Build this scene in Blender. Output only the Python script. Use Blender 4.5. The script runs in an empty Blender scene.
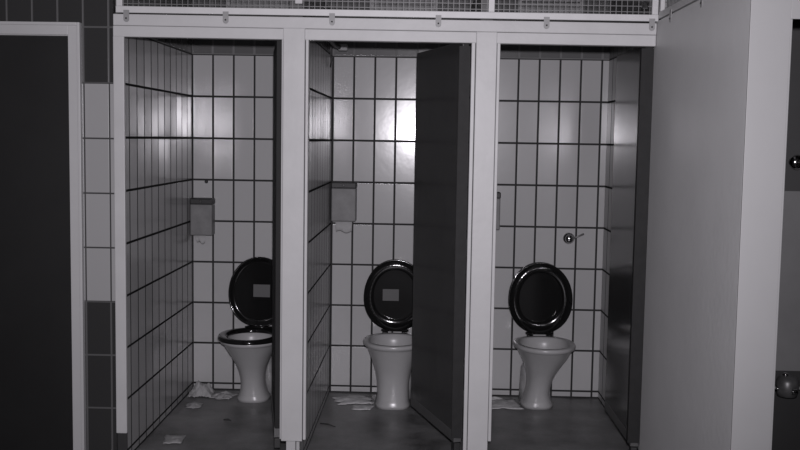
import bpy, bmesh, math, random
from mathutils import Vector, Matrix, noise as mnoise
random.seed(7)
PI = math.pi
scene = bpy.context.scene
COL = scene.collection

# ------------------------------------------------------------------ materials
def new_mat(name):
    m = bpy.data.materials.new(name); m.use_nodes = True
    nt = m.node_tree
    return m, nt, nt.nodes['Principled BSDF']

def grey(v): return (v, v, v, 1)

def plain(name, v, rough=.5, metal=0, var=.06, scale=9, bump=0, bscale=40, spec=.5, coat=0):
    m, nt, b = new_mat(name); N = nt.nodes; L = nt.links
    tc = N.new('ShaderNodeTexCoord')
    nz = N.new('ShaderNodeTexNoise'); nz.inputs['Scale'].default_value = scale
    nz.inputs['Detail'].default_value = 5; nz.inputs['Roughness'].default_value = .6
    L.new(tc.outputs['Object'], nz.inputs['Vector'])
    mr = N.new('ShaderNodeMapRange')
    mr.inputs['From Min'].default_value = .3; mr.inputs['From Max'].default_value = .7
    mr.inputs['To Min'].default_value = 1-var; mr.inputs['To Max'].default_value = 1+var
    L.new(nz.outputs['Fac'], mr.inputs['Value'])
    mx = N.new('ShaderNodeVectorMath'); mx.operation = 'SCALE'
    mx.inputs[0].default_value = grey(v)[:3]
    L.new(mr.outputs['Result'], mx.inputs['Scale'])
    L.new(mx.outputs['Vector'], b.inputs['Base Color'])
    b.inputs['Roughness'].default_value = rough; b.inputs['Metallic'].default_value = metal
    b.inputs['Specular IOR Level'].default_value = spec
    if coat: b.inputs['Coat Weight'].default_value = coat; b.inputs['Coat Roughness'].default_value = .06
    if bump:
        n2 = N.new('ShaderNodeTexNoise'); n2.inputs['Scale'].default_value = bscale
        n2.inputs['Detail'].default_value = 3
        L.new(tc.outputs['Object'], n2.inputs['Vector'])
        bp = N.new('ShaderNodeBump'); bp.inputs['Strength'].default_value = bump
        bp.inputs['Distance'].default_value = .01
        L.new(n2.outputs['Fac'], bp.inputs['Height']); L.new(bp.outputs['Normal'], b.inputs['Normal'])
    return m

TH = .257
def tile_mat(name, axis, u0, tw, z0, dark_above, dark_below, white=.33, dark=.09, spec=.42, rough=.15,
             grout_w=.012, tilt=.02, grout_dark=.006, grout_light=.11):
    m, nt, b = new_mat(name); N = nt.nodes; L = nt.links
    def math_(op, a, c=None, d=None):
        n = N.new('ShaderNodeMath'); n.operation = op
        for i, x in enumerate((a, c, d)):
            if x is None: continue
            if isinstance(x, (int, float)): n.inputs[i].default_value = x
            else: L.new(x, n.inputs[i])
        return n.outputs[0]
    tc = N.new('ShaderNodeTexCoord'); sp = N.new('ShaderNodeSeparateXYZ')
    L.new(tc.outputs['Object'], sp.inputs[0])
    U = math_('DIVIDE', math_('SUBTRACT', sp.outputs[axis], u0), tw)
    V = math_('DIVIDE', math_('SUBTRACT', sp.outputs['Z'], z0), TH)
    def edge(c, size):
        f = math_('FRACT', c); d = math_('MULTIPLY', math_('MINIMUM', f, math_('SUBTRACT', 1.0, f)), size)
        r = N.new('ShaderNodeMapRange'); L.new(d, r.inputs['Value'])
        r.inputs['From Min'].default_value = grout_w*.5-.001; r.inputs['From Max'].default_value = grout_w*.5+.001
        r.inputs['To Min'].default_value = 1; r.inputs['To Max'].default_value = 0
        return r.outputs['Result']
    G = math_('MAXIMUM', edge(U, tw), edge(V, TH))
    G = math_('MAXIMUM', G, math_('LESS_THAN', sp.outputs['Z'], .009))
    D = math_('MAXIMUM', math_('GREATER_THAN', sp.outputs['Z'], dark_above), math_('LESS_THAN', sp.outputs['Z'], dark_below))
    cell = N.new('ShaderNodeCombineXYZ')
    L.new(math_('FLOOR', U), cell.inputs[0]); L.new(math_('FLOOR', V), cell.inputs[1])
    wn = N.new('ShaderNodeTexWhiteNoise'); wn.noise_dimensions = '3D'; L.new(cell.outputs[0], wn.inputs['Vector'])
    def mixc(f, a, c):
        n = N.new('ShaderNodeMix'); n.data_type = 'RGBA'; L.new(f, n.inputs[0])
        for i, x in ((6, a), (7, c)):
            if isinstance(x, tuple): n.inputs[i].default_value = x
            else: L.new(x, n.inputs[i])
        return n.outputs[2]
    tile = mixc(D, grey(white), grey(dark)); grout = mixc(D, grey(grout_dark), grey(grout_light))
    vary = math_('ADD', .95, math_('MULTIPLY', wn.outputs['Value'], .1))
    sc = N.new('ShaderNodeVectorMath'); sc.operation = 'SCALE'; L.new(tile, sc.inputs[0]); L.new(vary, sc.inputs['Scale'])
    L.new(mixc(G, sc.outputs[0], grout), b.inputs['Base Color'])
    L.new(math_('ADD', rough, math_('MULTIPLY', G, .6)), b.inputs['Roughness'])
    b.inputs['IOR'].default_value = 1.5; b.inputs['Specular IOR Level'].default_value = spec
    # every tile is set a hair out of true, and its glaze is wavy
    ge = N.new('ShaderNodeNewGeometry')
    c0 = N.new('ShaderNodeVectorMath'); c0.operation = 'SUBTRACT'; L.new(wn.outputs['Color'], c0.inputs[0]); c0.inputs[1].default_value = (.5, .5, .5)
    c1 = N.new('ShaderNodeVectorMath'); c1.operation = 'SCALE'; L.new(c0.outputs[0], c1.inputs[0]); c1.inputs['Scale'].default_value = tilt
    c2 = N.new('ShaderNodeVectorMath'); c2.operation = 'ADD'; L.new(ge.outputs['Normal'], c2.inputs[0]); L.new(c1.outputs[0], c2.inputs[1])
    c3 = N.new('ShaderNodeVectorMath'); c3.operation = 'NORMALIZE'; L.new(c2.outputs[0], c3.inputs[0])
    nz = N.new('ShaderNodeTexNoise'); nz.inputs['Scale'].default_value = 14; nz.inputs['Detail'].default_value = 2
    L.new(tc.outputs['Object'], nz.inputs['Vector'])
    h = math_('SUBTRACT', math_('MULTIPLY', nz.outputs['Fac'], .35), G)
    bp = N.new('ShaderNodeBump'); bp.inputs['Strength'].default_value = .35; bp.inputs['Distance'].default_value = .002
    L.new(h, bp.inputs['Height']); L.new(c3.outputs[0], bp.inputs['Normal']); L.new(bp.outputs['Normal'], b.inputs['Normal'])
    return m

M = {}
M['white_paint'] = plain('white_paint', .375, .42, spec=.25, var=.05, scale=5, bump=.08, bscale=25)
M['frame_paint'] = plain('door_frame_paint', .35, .45, var=.03, scale=5)
M['rail_paint'] = plain('rail_paint', .42, .45, var=.05, scale=12)
M['board_paint'] = plain('partition_paint', .50, .45, var=.03, scale=4, bump=.1, bscale=30)
M['tab'] = plain('fixing_tab_paint', .19, .5)
M['wire'] = plain('galvanised_wire', .11, .5, metal=.2)
M['dark_paint'] = plain('dark_door_paint', .042, .16, var=.10, scale=7, bump=.05, bscale=20)
M['stile_paint'] = plain('dark_stile_paint', .016, .6, var=.15, scale=30, bump=.05, bscale=60, spec=.15)
M['door_matt'] = plain('dull_door_paint', .02, .6, var=.10, scale=7, spec=.08)
M['door_gloss'] = plain('gloss_door_paint', .026, .16, var=.15, scale=7, bump=.03, bscale=14, spec=.3)
M['kick'] = plain('worn_kick_strip', .07, .45, var=.1)
M['left_door'] = plain('left_door_paint', .011, .5, var=.12, scale=3, spec=.25)
M['rubber'] = plain('black_rubber', .015, .6)
M['ceramic'] = plain('glazed_ceramic', .31, .28, var=.06, scale=6, spec=.5)
M['ceramic_dirty'] = plain('stained_ceramic', .22, .2, var=.25, scale=18)
M['bakelite'] = plain('black_bakelite', .006, .12, var=.1, spec=.5)
M['painted_reflection'] = plain('painted_reflection', .075, .7)  # even pale tone of the reflection painted on the lids
M['steel'] = plain('brushed_steel', .16, .4, metal=.4, var=.12, scale=30)
M['steel_dark'] = plain('dark_steel', .018, .5, spec=.3, var=.1)
M['dispenser_steel'] = plain('dull_dispenser_steel', .13, .5, var=.18, scale=14, spec=.3)
M['chrome'] = plain('chrome', .65, .1, metal=1, var=.03)
M['paper'] = plain('tissue_paper', .29, .9, var=.06, scale=30)
M['paper_dirty'] = plain('trodden_paper', .46, .9, var=.2, scale=25, bump=.3, bscale=60)
M['ceiling'] = plain('ceiling_paint', .35, .8)
M['room'] = plain('room_paint', .25, .6)
M['annex_mid'] = plain('annex_grey_paint', .12, .5)
M['annex_dark'] = plain('annex_dark_paint', .03, .5)
M['annex_black'] = plain('annex_black_paint', .018, .5)
M['vent'] = plain('pale_vent_panel', .22, .5)
M['cable'] = plain('dark_cable', .03, .5)
M['stick'] = plain('dark_litter', .02, .8)
# floor: worn grey screed
m, nt, b = new_mat('floor_screed'); N = nt.nodes; L = nt.links
tc = N.new('ShaderNodeTexCoord')
n1 = N.new('ShaderNodeTexNoise'); n1.inputs['Scale'].default_value = 3.2; n1.inputs['Detail'].default_value = 8; n1.inputs['Roughness'].default_value = .65
n2 = N.new('ShaderNodeTexNoise'); n2.inputs['Scale'].default_value = 90; n2.inputs['Detail'].default_value = 2
L.new(tc.outputs['Object'], n1.inputs['Vector']); L.new(tc.outputs['Object'], n2.inputs['Vector'])
cr = N.new('ShaderNodeValToRGB'); cr.color_ramp.elements[0].position = .3; cr.color_ramp.elements[0].color = grey(.055)
cr.color_ramp.elements[1].position = .72; cr.color_ramp.elements[1].color = grey(.27)
L.new(n1.outputs['Fac'], cr.inputs['Fac'])
mx = N.new('ShaderNodeMix'); mx.data_type = 'RGBA'; mx.blend_type = 'MULTIPLY'; mx.inputs[0].default_value = .45
L.new(cr.outputs['Color'], mx.inputs[6]); L.new(n2.outputs['Color'], mx.inputs[7])
hs = N.new('ShaderNodeHueSaturation'); hs.inputs['Saturation'].default_value = .05; L.new(mx.outputs[2], hs.inputs['Color'])
L.new(hs.outputs['Color'], b.inputs['Base Color'])
rr = N.new('ShaderNodeMapRange'); rr.inputs['To Min'].default_value = .25; rr.inputs['To Max'].default_value = .5
L.new(n1.outputs['Fac'], rr.inputs['Value']); L.new(rr.outputs['Result'], b.inputs['Roughness'])
bp = N.new('ShaderNodeBump'); bp.inputs['Strength'].default_value = .2; bp.inputs['Distance'].default_value = .004
L.new(n2.outputs['Fac'], bp.inputs['Height']); L.new(bp.outputs['Normal'], b.inputs['Normal'])
M['floor'] = m

# ------------------------------------------------------------------ mesh helpers
def smooth(bm, on=True):
    for f in bm.faces: f.smooth = on

def add_box(bm, lo, hi, bevel=0, rot=None):
    lo, hi = Vector(lo), Vector(hi); c = (lo+hi)/2; s = hi-lo
    r = bmesh.ops.create_cube(bm, size=1)
    vs = r['verts']
    for v in vs:
        v.co = Vector((v.co.x*s.x, v.co.y*s.y, v.co.z*s.z))
    if bevel:
        es = list({e for v in vs for e in v.link_edges})
        rb = bmesh.ops.bevel(bm, geom=es, offset=bevel, segments=2, affect='EDGES', profile=.5)
        vs = [v for v in bm.verts if v in set(rb['verts']) or v in set(vs)] if False else list({v for f in rb['faces'] for v in f.verts} | {v for v in vs if v.is_valid})
    for v in vs:
        if rot: v.co = rot @ v.co
        v.co += c
    return bm

def box(lo, hi, bevel=0):
    return add_box(bmesh.new(), lo, hi, bevel)

def add_tube(bm, pts, r, seg=10, closed=False, caps=True):
    pts = [Vector(p) for p in pts]; rings = []
    n = len(pts); prev = None
    for i, p in enumerate(pts):
        if closed: t = (pts[(i+1) % n]-pts[i-1]).normalized()
        elif i == 0: t = (pts[1]-pts[0]).normalized()
        elif i == n-1: t = (pts[-1]-pts[-2]).normalized()
        else: t = (pts[i+1]-pts[i-1]).normalized()
        up = prev if prev else (Vector((0, 0, 1)) if abs(t.z) < .9 else Vector((1, 0, 0)))
        x = t.cross(up).normalized(); y = x.cross(t).normalized(); prev = y
        rad = r[i] if isinstance(r, (list, tuple)) else r
        rings.append([bm.verts.new(p + x*rad*math.cos(2*PI*k/seg) + y*rad*math.sin(2*PI*k/seg)) for k in range(seg)])
    m = n if closed else n-1
    for i in range(m):
        a, c = rings[i], rings[(i+1) % n]
        for k in range(seg):
            f = bm.faces.new((a[k], a[(k+1) % seg], c[(k+1) % seg], c[k])); f.smooth = True
    if caps and not closed:
        bm.faces.new(rings[0][::-1]); bm.faces.new(rings[-1])
    return bm

def add_lathe(bm, prof, mat=Matrix(), seg=24):
    """prof: (radius, height) along local z, transformed by mat"""
    rings = []
    for r, h in prof:
        rings.append([bm.verts.new(mat @ Vector((max(r, 1e-4)*math.cos(2*PI*k/seg), max(r, 1e-4)*math.sin(2*PI*k/seg), h))) for k in range(seg)])
    for a, c in zip(rings, rings[1:]):
        for k in range(seg):
            f = bm.faces.new((a[k], a[(k+1) % seg], c[(k+1) % seg], c[k])); f.smooth = True
    bm.faces.new(rings[0][::-1]); bm.faces.new(rings[-1])
    return bm

def egg(hw, hl, cy, z, n=48, sq=2.3, taper=.08):
    out = []
    for k in range(n):
        a = 2*PI*k/n; c, s = math.cos(a), math.sin(a)
        x = hw*math.copysign(abs(c)**(2/sq), c); y = hl*math.copysign(abs(s)**(2/sq), s)
        x *= 1 + taper*(y/hl)          # the front (negative y) a little narrower
        out.append(Vector((x, cy+y, z)))
    return out

def loft(bm, rings, cap0=True, cap1=True, closed=False):
    vr = [[bm.verts.new(p) for p in ring] for ring in rings]
    n = len(vr[0])
    pairs = list(zip(vr, vr[1:])) + ([(vr[-1], vr[0])] if closed else [])
    for a, c in pairs:
        for k in range(n):
            f = bm.faces.new((a[k], a[(k+1) % n], c[(k+1) % n], c[k])); f.smooth = True
    if cap0: bm.faces.new(vr[0][::-1])
    if cap1: bm.faces.new(vr[-1])
    return bm

def obj(name, bm, mat, parent=None, loc=None, rot=None):
    bmesh.ops.recalc_face_normals(bm, faces=bm.faces)
    me = bpy.data.meshes.new(name); bm.to_mesh(me); bm.free()
    for mm in (mat if isinstance(mat, (list, tuple)) else [mat]): me.materials.append(mm)
    o = bpy.data.objects.new(name, me); COL.objects.link(o)
    if parent: o.parent = parent
    if loc: o.location = loc
    if rot: o.rotation_euler = rot
    return o

def tag(o, label, cat, group=None):
    o['label'] = label; o['category'] = cat
    if group: o['group'] = group
    return o

def thing(name, label, cat, loc=(0, 0, 0), rotz=0, group=None):
    o = bpy.data.objects.new(name, None); COL.objects.link(o)
    o.location = loc; o.rotation_euler = (0, 0, rotz); o.empty_display_size = .1
    return tag(o, label, cat, group)

def struct(name, bm, mat):
    o = obj(name, bm, mat); o['kind'] = 'structure'; return o

# ------------------------------------------------------------------ the room
DB, DF = 6.181, 4.654            # back wall of the stalls, front of the stalls
ZR = 2.099                       # top of the white tiles
CEIL = 2.95
XL, XR = -3.0, 3.0
YB = -1.6
WS = -1.46                       # left wall of the first stall
struct('floor', box((XL-.1, YB-.1, -.1), (XR+.1, DB+.1, 0)), M['floor'])
struct('ceiling', box((XL-.1, YB-.1, CEIL), (XR+.1, DB+.1, CEIL+.1)), M['ceiling'])
# back wall of the stalls, one tiled field per stall
back = bmesh.new()
for i, (x0, x1) in enumerate(((WS-.1, -.63), (-.63, .26), (.26, 1.2))):
    n0 = len(back.faces); add_box(back, (x0, DB, 0), (x1, DB+.1, CEIL))
    back.faces.ensure_lookup_table()
    for f in back.faces[n0:]: f.material_index = i
struct('wall_back', back, [
    tile_mat('tiles_back_left', 'X', -1.331, .1285, ZR, ZR, -1),
    tile_mat('tiles_back_middle', 'X', -.46, .129, ZR, ZR, -1),
    tile_mat('tiles_back_right', 'X', .546, .1265, ZR, ZR, -1)])
side = dict(axis='Y', u0=DB, tw=.131, z0=ZR, dark_above=ZR, dark_below=-1)
struct('wall_left', box((WS-.1, DF+.041, 0), (WS, DB, CEIL)), tile_mat('tiles_side_left', rough=.18, spec=.22, tilt=.04, **side))
struct('wall_middle_left', box((-.655, DF+.05, 0), (-.594, DB, 2.36)), tile_mat('tiles_side_middle', rough=.27, spec=.12, tilt=.04, **side))
struct('wall_middle_right', box((.235, DF+.05, 0), (.29, DB, 2.36)), tile_mat('tiles_side_middle_right', rough=.36, spec=.12, tilt=.04, **side))
struct('wall_stall_right', box((1.094, DF+.03, 0), (1.2, DB, CEIL)), tile_mat('tiles_side_right', rough=.36, spec=.12, tilt=.04, **side))
# wall to the left of the stalls: dark, white and dark tiles, with a doorway
FL = -1.672; ZD = 2.055
wl = bmesh.new()
add_box(wl, (FL+.006, DF, 0), (-1.468, DF+.04, CEIL)); add_box(wl, (XL, DF, 0), (FL-.908, DF+.1, CEIL)); add_box(wl, (FL-.908, DF, ZD+.006), (FL+.006, DF+.1, CEIL))
struct('wall_front_left', wl, tile_mat('tiles_front_left', 'X', -1.607, .119, 2.094, 1.838, .809, white=.26, dark=.028, rough=.22, grout_dark=.03, grout_light=.065, grout_w=.0075))
dm = bmesh.new(); add_box(dm, (FL-.90, DF+.03, .005), (FL, DF+.07, ZD), .002)
struct('door_1', dm, M['left_door'])
tr = bmesh.new()                                     # its white frame: board, bead and stop
for a, c, dy in ((0, .047, .022), (.043, .057, .03), (-.004, .004, .01)):
    add_box(tr, (FL+a, DF-dy, 0), (FL+c, DF+.03, ZD+c), .002)
    add_box(tr, (FL-.9-c, DF-dy, 0), (FL-.9-a, DF+.03, ZD+c), .002)
    add_box(tr, (FL-.9-a, DF-dy, ZD+a), (FL+a, DF+.03, ZD+c), .002)
struct('trim_1', tr, M['frame_paint'])
# the rest of the washroom, behind and beside the photographer
struct('wall_washroom_left', box((XL-.1, YB, 0), (XL, DF+.1, CEIL)), M['room'])
struct('wall_washroom_right', box((XR, YB, 0), (XR+.1, DF+.1, CEIL)), M['room'])
struct('wall_washroom_rear', box((XL, YB-.1, 0), (XR, YB, CEIL)), M['room'])
# the smooth partition to the right of the stalls and the doorway at its near end
NX, NY = 1.032, 3.31
pw = bmesh.new()
add_box(pw, (NX, NY-.002, 0), (1.15, DF+.03, 2.152), .003)
struct('wall_partition_right', pw, M['board_paint'])
struct('wall_near_right', box((1.97, NY, 0), (XR, NY+.1, CEIL)), M['room'])
struct('wall_above_doorway', box((NX+.006, NY+.004, 2.163), (1.97, NY+.1, CEIL)), M['white_paint'])
t2 = bmesh.new()
add_box(t2, (NX-.001, NY-.014, 0), (1.160, NY-.003, CEIL), .001)
add_box(t2, (1.146, NY-.012, 0), (1.167, NY+.08, 2.005), .002)
add_box(t2, (1.1601, NY-.0138, 2.005), (1.97, NY-.003, CEIL), .001)
add_box(t2, (1.95, NY-.014, 0), (2.05, NY-.0, 2.1), .003)
struct('trim_2', t2, plain('doorway_frame_paint', .265, .45, var=.02, scale=5))
# room beyond that doorway, painted in three bands
AY = 4.4
an = bmesh.new()
for i, (z0, z1) in enumerate(((0, .605), (.605, 1.40), (1.40, CEIL))):
    n0 = len(an.faces); add_box(an, (1.15, AY, z0), (XR, AY+.1, z1)); an.faces.ensure_lookup_table()
    for f in an.faces[n0:]: f.material_index = i
struct('wall_doorway_back', an, [M['annex_black'], M['annex_mid'], M['annex_dark']])

# ------------------------------------------------------------------ the timber front of the stalls
FY = DF-.014
fr = thing('stall_front_frame', 'white painted timber frame across the fronts of all three toilet stalls', 'frame', (0, DF, 0))
def fpart(name, x0, x1, y0, y1, z0, z1, m='white_paint', bev=.003):
    return obj(name, box((x0, y0, z0), (x1, y1, z1), bev), M[m], fr)
for o in (fpart('head_board', -1.462, 1.03, -.018, .04, 2.102, 2.154), fpart('lintel', -1.465, 1.03, -.012, .04, 2.051, 2.1015)):
    for v in o.data.vertices: v.co.z -= .005*(v.co.x+1.465)        # the old timber sags a little to the right
fpart('side_post', -1.463, -1.412, -.02, .0, .178, 2.053)
fpart('post_base', -1.460, -1.414, -.015, .0, 0, .178, 'rubber')
fpart('post', -.673, -.573, -.024, .045, .160, 2.099)
fpart('door_stop', -.682, -.675, -.010, .04, .164, 2.053)
fpart('door_stop', -.571, -.557, -.010, .04, .164, 2.053)
fpart('leg', -.652, -.607, .0, .04, 0, .160, 'frame_paint')
fpart('post', .212, .307, -.024, .045, .07, 2.093)
fpart('door_stop', .192, .210, -.010, .04, .07, 2.053)
fpart('door_stop', .309, .324, -.010, .04, .178, 2.053)
fpart('leg', .245, .29, .0, .04, 0, .07, 'frame_paint')

# ------------------------------------------------------------------ mesh guard above
ZM0, ZM1 = 2.160, 2.72
def mesh_guard(label, length, loc, rotz, stiles, tabs, drop=0):
    t = thing('mesh_guard', label, 'mesh panel', loc, rotz, 'wire mesh guards above the stalls')
    f = bmesh.new()
    add_box(f, (0, -.012, ZM0), (length, .018, ZM0+.030), .002)
    add_box(f, (0, -.012, ZM1), (length, .018, ZM1+.03), .002)
    for s in stiles: add_box(f, (s-.014, -.011, ZM0+.03), (s+.014, .017, ZM1), .002)
    obj('rail_frame', f, M['rail_paint'], t)
    w = bmesh.new(); st = .0255; r = .0016
    for k in range(1, int(length/st)):
        x = k*st; add_box(w, (x-r, .004-r, ZM0+.028), (x+r, .004+r, ZM1+.002))
    for k in range(1, int((ZM1-ZM0-.03)/st)+1):
        z = ZM0+.03+k*st-.012; add_box(w, (0.01, .008-r, z-r), (length-.01, .008+r, z+r))
    obj('wire_mesh', w, M['wire'], t)
    for x in tabs:
        b = bmesh.new(); prof = []
        pts = [(-.013, .012), (.013, .012)] + [(.013*math.cos(a), -.030+.013*math.sin(a)) for a in [-k*PI/8 for k in range(9)]]
        fr_ = [b.verts.new((x+px, -.016, ZM0+pz)) for px, pz in pts]; bk = [b.verts.new((x+px, -.0125, ZM0+pz)) for px, pz in pts]
        b.faces.new(fr_); b.faces.new(bk[::-1])
        for k in range(len(pts)): b.faces.new((fr_[k], fr_[k-1], bk[k-1], bk[k]))
        tb = obj('fixing_tab', b, M['tab'], t)
        s = bmesh.new(); add_lathe(s, [(.004, 0), (.004, .003), (.002, .004)], Matrix.Translation((x, -.016, ZM0-.026)) @ Matrix.Rotation(PI/2, 4, 'X'), 10)
        obj('screw', s, M['steel_dark'], tb)
    if drop: t.rotation_euler.y = drop
    return t
mesh_guard('long wire mesh guard in a grey frame above the stall fronts', 2.486, (-1.458, DF-.006, 0), 0,
           (.016, 1.728, 2.47), [.05, .51, 1.0, 1.487, 1.98, 2.457], .004)
mesh_guard('short wire mesh guard above the smooth partition on the right', 1.26, (NX+.014, DF-.03, 0), -PI/2, (.016, 1.245), [.235, .725])

# white clip caught in the mesh, and a chrome block added as flash glint
tag(obj('mesh_clip_glint', box((-.62, DF-.03, 2.208), (-.585, DF-.019, 2.26), .004), M['white_paint']), 'small white clip on the mesh guard above the left post', 'clip', 'white clips on the mesh guard')
tag(obj('mesh_clip_glint', box((.958, DF-.03, 2.205), (.985, DF-.019, 2.24), .004), M['chrome']), 'small chrome block added as a flash glint at the mesh guard right end', 'clip', 'white clips on the mesh guard')

# pale ventilator panels high on the back wall, seen through the mesh
for lab, x0, x1, z1 in (('pale vent panel high behind the mesh over the left stall', -1.24, -.80, 2.72), ('pale vent panel high behind the mesh over the middle stall', -.36, .04, 2.72),
                        ('low pale vent panel behind the mesh over the right stall', .53, .92, 2.46)):
    t = thing('vent_panel', lab, 'vent', ((x0+x1)/2, DB, 2.37), 0, 'vent panels high on the back wall')
    w = (x1-x0)/2
    f = bmesh.new()
    for a, c in (((-w, -.03, 0), (w, 0, .02)), ((-w, -.03, z1-2.39), (w, 0, z1-2.37)), ((-w, -.03, .02), (-w+.02, 0, z1-2.39)), ((w-.02, -.03, .02), (w, 0, z1-2.39))): add_box(f, a, c)
    obj('frame', f, M['vent'], t)
    s = bmesh.new(); k = .03
    while k < z1-2.40:
        add_box(s, (-w+.02, -.012, k-.011), (w-.02, -.006, k+.011), 0, Matrix.Rotation(.5, 3, 'X')); k += .024
    obj('louvres', s, M['vent'], t)

# ------------------------------------------------------------------ stall doors
def stall_door(label, hinge, angle, width, stile, mat='dark_paint', z0=.15, z1=2.055):
    """angle: opened from straight-in (+y); positive swings the free edge to the left"""
    t = thing('stall_door', label, 'door', hinge, angle, 'dark stall doors')
    obj('door_panel', box((-.032, .0, z0+.045), (0, width, z1), .003), M[mat], t)
    obj('kick_strip', box((-.035, .004, z0), (.003, width-.004, z0+.05), .002), M['kick'], t)
    obj('pivot_block', box((-.034, -.004, .10), (-.004, .04, z0-.002), .003), M['rubber'], t)
    if stile:
        a, c = stile
        s = box((a, -.018, z0+.025), (c, .018, z1-.022))
        bmesh.ops.rotate(s, verts=s.verts, matrix=Matrix.Rotation(-angle, 3, 'Z'))
        obj('hinge_stile', s, M['stile_paint'], t)
    for z in (.32, 1.05, 1.85):
        h = bmesh.new(); add_lathe(h, [(.007, 0), (.009, .004), (.009, .086), (.007, .09)], Matrix.Translation((.008, -.006, z)), 12)
        obj('hinge', h, M['steel_dark'], t)
    k = bmesh.new()
    add_lathe(k, [(.022, 0), (.022, .004), (.012, .008), (.012, .022), (.02, .026), (.02, .036), (.014, .04)], Matrix.Translation((0, width-.06, 1.05)) @ Matrix.Rotation(PI/2, 4, 'Y'), 16)
    obj('lock_knob', k, M['steel'], t)
    return t
stall_door('dark door of the left stall, opened inward and seen nearly edge on', (-.684, DF+.062, 0), math.radians(10), .68, None, 'door_matt')
stall_door('dark door of the middle stall, swung inward in front of the toilet', (.184, DF+.058, 0), math.radians(18.4), .70, (-.046, .005))
stall_door('dark glossy door of the right stall, folded back against the right wall', (1.03, DF+.05, 0), math.radians(.6), .68, (-.054, .06), 'door_gloss')

# ------------------------------------------------------------------ toilets
def densify(secs, k=4):
    """Catmull-Rom through the sections, so the ceramic flows"""
    out = []
    for i in range(len(secs)-1):
        p0, p1, p2, p3 = secs[max(i-1, 0)], secs[i], secs[i+1], secs[min(i+2, len(secs)-1)]
        for j in range(k):
            t = j/k
            out.append(tuple(.5*(2*b + (c-a)*t + (2*a-5*b+4*c-d)*t*t + (3*b-a-3*c+d)*t**3) for a, b, c, d in zip(p0, p1, p2, p3)))
    return out + [secs[-1]]

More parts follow.
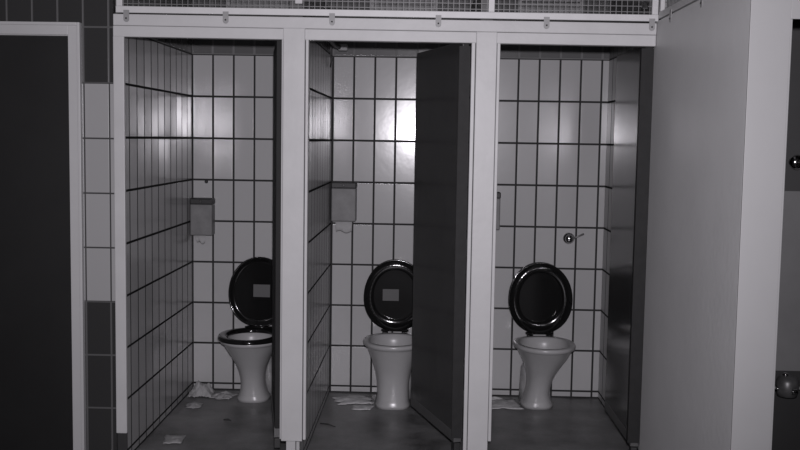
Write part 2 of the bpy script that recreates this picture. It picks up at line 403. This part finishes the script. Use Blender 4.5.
def toilet(label, x, seat_up, painted_reflection, turn=0, wide_foot=False, trap_side=-1, foot_dx=0):
    t = thing('toilet', label, 'toilet', (x, DB-.012, 0), turn, 'toilets in the three stalls')
    fc = -.18 if not wide_foot else -.265
    zs = (0, .018, .032, .08, .14, .20, .26, .31, .352)
    wd = (.105, .105, .098, .096, .097, .107, .124, .143, .160) if wide_foot else (.098, .098, .088, .075, .074, .086, .112, .139, .160)
    ln = (.108, .108, .102, .096, .098, .114, .143, .171, .195)
    body = [(w_, l_, fc + (-.26-fc)*max(0, (z-.03)/.322)**1.3, z, 2.5-.35*z/.352) for z, w_, l_ in zip(zs, wd, ln)]
    secs = body[:2] + densify(body[2:]) + [(.166, .201, -.26, .360, 2.15), (.180, .215, -.26, .365, 2.15), (.184, .219, -.26, .380, 2.15), (.179, .214, -.26, .389, 2.15)]; nb = len(secs)
    secs += [(.152, .182, -.262, .389, 2.15), (.145, .173, -.262, .382, 2.15), (.140, .168, -.262, .35, 2.15), (.124, .146, -.26, .30, 2.15), (.095, .11, -.255, .25, 2.1), (.06, .075, -.245, .20, 2), (.045, .055, -.24, .17, 2)]
    b = bmesh.new(); loft(b, [[p + Vector((foot_dx*max(0, min(1, (.30-z)/.22)) if i < nb else 0, 0, 0)) for p in egg(hw, hl, cy, z, 48, sq, .04)] for i, (hw, hl, cy, z, sq) in enumerate((a, b_, c_, d_*1.03, e_) for a, b_, c_, d_, e_ in secs)])
    obj('bowl', b, M['ceramic'], t)
    # trap behind the foot: down to the floor, offset to one side
    tr_ = bmesh.new(); sx = trap_side
    pts = [(sx*.01, -.14, .22), (sx*.02, -.11, .245), (sx*.05, -.075, .24), (sx*.065, -.06, .20), (sx*.07, -.06, .12), (sx*.07, -.06, .0)]
    add_tube(tr_, pts, [.05, .048, .046, .046, .046, .05], 18)
    obj('trap', tr_, M['ceramic_dirty'], t)
    # flush inlet from the wall
    ip = bmesh.new(); add_tube(ip, [(0, .010, .34), (0, -.07, .34)], .026, 16)
    obj('flush_inlet', ip, M['ceramic_dirty'], t)
    # hinge block
    hb = bmesh.new()
    for s in (-1, 1):
        add_box(hb, (s*.06-.018, -.066, .400), (s*.06+.018, -.03, .424), .004)
    add_tube(hb, [(-.085, -.05, .417), (.085, -.05, .417)], .007, 10)
    obj('seat_hinge', hb, M['bakelite'], t)
    def hinged(name, bm, ang, lift=0):
        # local: hinge axis at origin, plate extends along -y
        bmesh.ops.rotate(bm, verts=bm.verts, matrix=Matrix.Rotation(-ang, 3, 'X'))
        bmesh.ops.translate(bm, verts=bm.verts, vec=Vector((0, -.05, .419+lift)))
        return obj(name, bm, M['bakelite'], t)
    up_lid = math.radians(93); up_seat = math.radians(88.5)
    # lid (a shallow dish; its inside looks at us when it is up)
    hl, hw, c = .219, .195, -.219
    lid = bmesh.new()
    prof = [(1.0, -.004), (1.0, .010), (.985, .016), (.90, .022), (.5, .026), (.01, .027), (.002, .027)]
    inn = [(.002, .0135), (.01, .0135), (.05, .0135), (.5, .0132), (.80, .0125), (.835, .0122), (.85, .0115), (.90, .006), (.95, -.004), (.985, -.007)]
    rings = [egg(hw*s, hl*s, c, z, 48, 2.1, .05) for s, z in prof + inn]
    loft(lid, rings, False, False, closed=True)
    z_off = Vector((0, 0, .006)); bmesh.ops.translate(lid, verts=lid.verts, vec=z_off)
    hinged('lid', lid, up_lid)
    if painted_reflection:  # thin pale plate, its colour stands for a reflection in the lid
        sx, sd, w, h = painted_reflection
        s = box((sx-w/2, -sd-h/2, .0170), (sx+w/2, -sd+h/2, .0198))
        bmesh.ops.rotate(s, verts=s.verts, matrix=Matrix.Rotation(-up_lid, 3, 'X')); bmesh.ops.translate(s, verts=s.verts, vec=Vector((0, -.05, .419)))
        so = obj('painted_reflection', s, M['painted_reflection'], t); so['label'] = 'pale rectangular painted reflection inside the raised lid'
    # seat ring
    seat = bmesh.new(); R = []
    for ow, ol, z in ((1, 0, -.012), (1.0, 0, 0), (.97, 0, .010), (.90, 0, .013)): R.append(egg(hw*ow, hl*ow, c, z, 48, 2.1, .05))
    for s_, z in ((.78, .010), (.71, .002), (.70, -.008), (.72, -.012)): R.append(egg(hw*s_*.97, hl*s_*1.03, c-.004, z, 48, 2.1, .05))
    loft(seat, R, False, False, closed=True)
    bmesh.ops.translate(seat, verts=seat.verts, vec=Vector((0, 0, -.012)))
    hinged('seat', seat, up_seat if seat_up else 0)
    return t
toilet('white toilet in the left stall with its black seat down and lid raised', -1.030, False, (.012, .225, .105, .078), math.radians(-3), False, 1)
toilet('white toilet in the middle stall with black seat raised and pale painted lid reflection', -.184, True, (-.03, .215, .10, .072), 0, True, 1)
toilet('white toilet in the right stall with black seat and plain lid raised', .706, True, None, math.radians(2.5), False, -1, -.026)

# ------------------------------------------------------------------ paper dispensers
def dispenser(label, x0, x1, z0, z1, paper=None):
    w = (x1-x0)/2; t = thing('paper_dispenser', label, 'dispenser', ((x0+x1)/2, DB, z0), 0, 'toilet paper dispensers'); h = z1-z0
    b = bmesh.new(); add_box(b, (-w, -.095, 0), (w, 0, h-.036), .006); obj('body', b, M['dispenser_steel'], t)
    b = bmesh.new(); add_box(b, (-w-.002, -.099, h-.037), (w+.002, 0, h), .006); obj('lid', b, M['steel_dark'], t)
    b = bmesh.new(); add_lathe(b, [(.007, 0), (.007, .004), (.004, .007)], Matrix.Translation((0, -.099, h-.018)) @ Matrix.Rotation(PI/2, 4, 'X'), 12); obj('lock', b, M['chrome'], t)
    return t
dispenser('steel paper dispenser in the corner of the left stall', -1.452, -1.318, .988, 1.216)
dispenser('steel paper dispenser beside the back corner of the middle stall', -.584, -.434, 1.09, 1.33)
dispenser('steel paper dispenser peeping out beside the right post',   .298, .447, 1.055, 1.285)
def sheet_grid(nx, ny, fn, thick=.0012):
    b = bmesh.new(); vs = [[b.verts.new(fn(i/(nx-1), j/(ny-1))) for i in range(nx)] for j in range(ny)]
    for j in range(ny-1):
        for i in range(nx-1): f = b.faces.new((vs[j][i], vs[j][i+1], vs[j+1][i+1], vs[j+1][i])); f.smooth = True
    bmesh.ops.recalc_face_normals(b, faces=b.faces)
    bmesh.ops.solidify(b, geom=b.faces[:], thickness=thick)
    return b
def tail(x, w, z1, h, curl):
    return sheet_grid(8, 12, lambda u, v: Vector((x+(u-.5)*w*(1-.35*v*curl)+.01*v*curl, DB-.05-.02*math.sin(v*2.5)+.005*math.sin(u*9), z1-h*v+.008*math.sin(u*7)*v)))
tag(obj('toilet_paper_tail', tail(-1.40, .075, .992, .052, 1), M['paper']), 'crumpled end of paper hanging below the left dispenser', 'toilet paper', 'paper hanging from the dispensers')
tag(obj('toilet_paper_tail', tail(-.51, .105, 1.094, .07, .2), M['paper']), 'straight end of paper hanging below the middle dispenser', 'toilet paper', 'paper hanging from the dispensers')

# flush lever in the right stall, screw in the left
t = thing('flush_lever', 'chrome flush knob with a thin lever on the right stall back wall', 'flush lever', (.88, DB, 1.004))
b = bmesh.new(); add_lathe(b, [(.036, 0), (.036, .006), (.030, .012), (.022, .016), (.022, .03), (.027, .034), (.027, .044), (.02, .052), (.004, .055)], Matrix.Rotation(PI/2, 4, 'X'), 28); obj('rosette', b, M['chrome'], t)
b = bmesh.new(); add_tube(b, [(.01, -.045, .002), (.045, -.05, .014), (.085, -.052, .034)], [.006, .005, .006], 10); obj('lever', b, M['steel'], t)
b = bmesh.new(); add_lathe(b, [(.011, 0), (.011, .006), (.006, .010)], Matrix.Rotation(PI/2, 4, 'X'), 14)
o = obj('wall_plug', b, M['steel_dark'], loc=(-1.372, DB, 1.316)); tag(o, 'small dark wall plug above the left stall dispenser', 'plug')

# pipe and cable at the top of the middle stall
t = thing('cable_pipe', 'dark pipe with a white end cap at the top of the middle stall', 'pipe', (-.594, 5.2, 2.14))
b = bmesh.new(); add_tube(b, [(.02, -.5, .04), (.02, .1, .035), (.022, .45, .02), (.035, .72, .0), (.06, .80, -.005)], .014, 12); obj('pipe', b, M['cable'], t)
b = bmesh.new(); add_lathe(b, [(.016, 0), (.02, .004), (.02, .05), (.016, .056)], Matrix.Translation((.05, .80, -.004)) @ Matrix.Rotation(PI/2, 4, 'Y'), 16); obj('end_cap', b, M['paper'], t)
b = bmesh.new(); add_tube(b, [(.02, .70, .0), (.012, .72, -.04), (.016, .74, -.085), (.01, .75, -.125)], .005, 8); obj('hanging_cable', b, M['cable'], t)

# ------------------------------------------------------------------ litter
def crumple(cx, cy, sx, sy, h, seed, rot=0, n=22, fold=7.0):
    def fn(u, v):
        x, y = (u-.5)*2, (v-.5)*2
        e = 1+.35*mnoise.noise(Vector((math.atan2(y, x)*1.3, seed, .3)))
        d = min(1, math.hypot(x, y)); s = max(abs(x), abs(y)); k = (s/d if d > 1e-5 else 1)
        X, Y = x*(k if k < 1 else 1)*e, y*(k if k < 1 else 1)*e
        hh = max(0, 1-max(abs(x), abs(y))**2)
        z = h*(hh*(.6+.55*mnoise.noise(Vector((x*fold*.35, y*fold*.35, seed)))) + .22*abs(mnoise.noise(Vector((x*fold, y*fold, seed+5)))))
        jx = .10*mnoise.noise(Vector((x*4, y*4, seed+9))); jy = .10*mnoise.noise(Vector((x*4, y*4, seed+13)))
        X, Y = (X+jx)*sx, (Y+jy)*sy
        return Vector((cx+X*math.cos(rot)-Y*math.sin(rot), cy+X*math.sin(rot)+Y*math.cos(rot), max(.0025, z+.002)))
    return sheet_grid(n, n, fn, -.0012)
def litter(name, label, cat, bm, m, group='paper litter on the stall floors'): return tag(obj(name, bm, M[m]), label, cat, group)
litter('tissue_heap', 'crumpled heap of white tissue against the left stall back wall', 'tissue', crumple(-1.382, 6.06, .07, .09, .10, 1.3, .1, 30, 4), 'paper')
litter('tissue_heap', 'low spread of tissue between the heap and the left toilet', 'tissue', crumple(-1.232, 6.02, .07, .07, .035, 4.1, -.2, 26, 4), 'paper')
litter('tissue_scrap', 'small tissue scrap lying in front of the crumpled heap', 'tissue', crumple(-1.36, 5.79, .045, .06, .02, 8.2), 'paper')
litter('tissue_scrap', 'flat square of tissue nearest the camera in the left stall', 'tissue', crumple(-1.31, 5.125, .052, .075, .018, 11.5, .1, 16, 4), 'paper')
litter('paper_sheet', 'torn pale sheet lying left of the middle toilet', 'paper', crumple(-.43, 6.00, .12, .10, .022, 21.7, .25, 18, 4), 'paper_dirty')
litter('paper_sheet', 'grey trodden sheet touching the foot of the middle toilet', 'paper', crumple(-.36, 5.84, .06, .06, .012, 25.1, -.1, 14, 4), 'paper_dirty')
litter('paper_sheet', 'flat trodden sheet lying left of the right toilet', 'paper', crumple(.485, 5.98, .09, .10, .014, 31.4, .1, 18, 4), 'paper_dirty')
litter('paper_sheet', 'thin paper strip along the back wall left of the right toilet', 'paper', crumple(.42, 6.10, .07, .035, .02, 35.4, 0, 14, 4), 'paper_dirty')
b = bmesh.new(); add_tube(b, [(-.575, 5.47, .006), (-.53, 5.455, .006), (-.485, 5.41, .006)], [.003, .005, .003], 8)
tag(obj('litter_stick', b, M['stick']), 'thin dark stick on the floor of the middle stall', 'stick')
b = bmesh.new(); add_tube(b, [(-1.125, 5.50, .005), (-1.10, 5.50, .007), (-1.08, 5.485, .005)], [.004, .006, .003], 8)
tag(obj('litter_scrap', b, M['stick']), 'small dark scrap on the floor before the left toilet', 'scrap')

# ------------------------------------------------------------------ fittings seen through the doorway on the right
t = thing('wall_hook', 'round chrome hook on the dark wall through the right doorway', 'hook', (1.588, AY, 1.527))
b = bmesh.new(); add_lathe(b, [(.02, 0), (.02, .008), (.012, .012), (.012, .03)], Matrix.Rotation(PI/2, 4, 'X'), 20); obj('stem', b, M['steel_dark'], t)
b = bmesh.new(); add_lathe(b, [(.012, .028), (.026, .034), (.033, .046), (.030, .058), (.018, .066), (.003, .068)], Matrix.Rotation(PI/2, 4, 'X'), 24); obj('hook_head', b, M['chrome'], t)
t = thing('pipe_trap', 'chrome pipe trap low on the black wall through the right doorway', 'pipe', (1.578, AY, .56))
b = bmesh.new(); add_lathe(b, [(.02, -.05), (.04, -.045), (.048, -.02), (.048, .02), (.036, .04), (.015, .045)], Matrix.Translation((0, -.09, 0)), 24); obj('bottle', b, plain('dull_chrome', .07, .4, metal=.3, var=.3, scale=20), t)
b = bmesh.new(); add_tube(b, [(-.14, -.085, -.012), (.30, -.085, -.012)], .008, 10); add_tube(b, [(0, 0, .0), (0, -.07, .0)], .018, 14); obj('pipe', b, M['steel'], t)
for x in (-.04, .01):
    b = bmesh.new(); add_lathe(b, [(.012, -.012), (.014, -.008), (.014, .008), (.012, .012)], Matrix.Translation((x, -.098-.05*(x > 0), -.012)) @ Matrix.Rotation(PI/2, 4, 'Y'), 6); obj('nut', b, M['chrome'], t)
b = bmesh.new(); add_lathe(b, [(.012, .042), (.012, .052), (.006, .056)], Matrix.Translation((-.01, -.09, 0)), 12); obj('cap', b, M['chrome'], t)

# ------------------------------------------------------------------ camera
F, H, PITCH, YAW, ROLL = 1000.0, 1.6012, .0861507, -.0265788, .0158834
cy, sy = math.cos(YAW), math.sin(YAW)
fwd = Vector((sy, cy, 0)); right = Vector((cy, -sy, 0)); up = Vector((0, 0, 1))
f2 = fwd*math.cos(PITCH)-up*math.sin(PITCH); u2 = up*math.cos(PITCH)+fwd*math.sin(PITCH)
r3 = right*math.cos(ROLL)+u2*math.sin(ROLL); u3 = -right*math.sin(ROLL)+u2*math.cos(ROLL)
cam = bpy.data.cameras.new('camera'); cam.sensor_width = 36; cam.lens = F/800*36; cam.clip_start = .05
co = bpy.data.objects.new('camera', cam); COL.objects.link(co)
co.matrix_world = Matrix(((r3.x, u3.x, -f2.x, 0), (r3.y, u3.y, -f2.y, 0), (r3.z, u3.z, -f2.z, H), (0, 0, 0, 1)))
scene.camera = co

# ------------------------------------------------------------------ light: the flash on the camera
ld = bpy.data.lights.new('flash', 'SPOT'); ld.energy = 770; ld.spot_size = math.radians(84); ld.spot_blend = 1.0
ld.shadow_soft_size = .03; ld.color = (1, .955, 1.025)
lo = bpy.data.objects.new('flash', ld); COL.objects.link(lo)
lo.location = (.02, .0, H+.13)
lo.rotation_euler = (Vector((-.3, 4.65, .06))).to_track_quat('-Z', 'Y').to_euler()
w = bpy.data.worlds.new('world'); scene.world = w; w.use_nodes = True
w.node_tree.nodes['Background'].inputs[0].default_value = (0, 0, 0, 1)

scene.view_settings.view_transform = 'Standard'; scene.view_settings.look = 'None'
scene.view_settings.gamma = 1; scene.view_settings.use_curve_mapping = False
scene.view_settings.exposure = 0
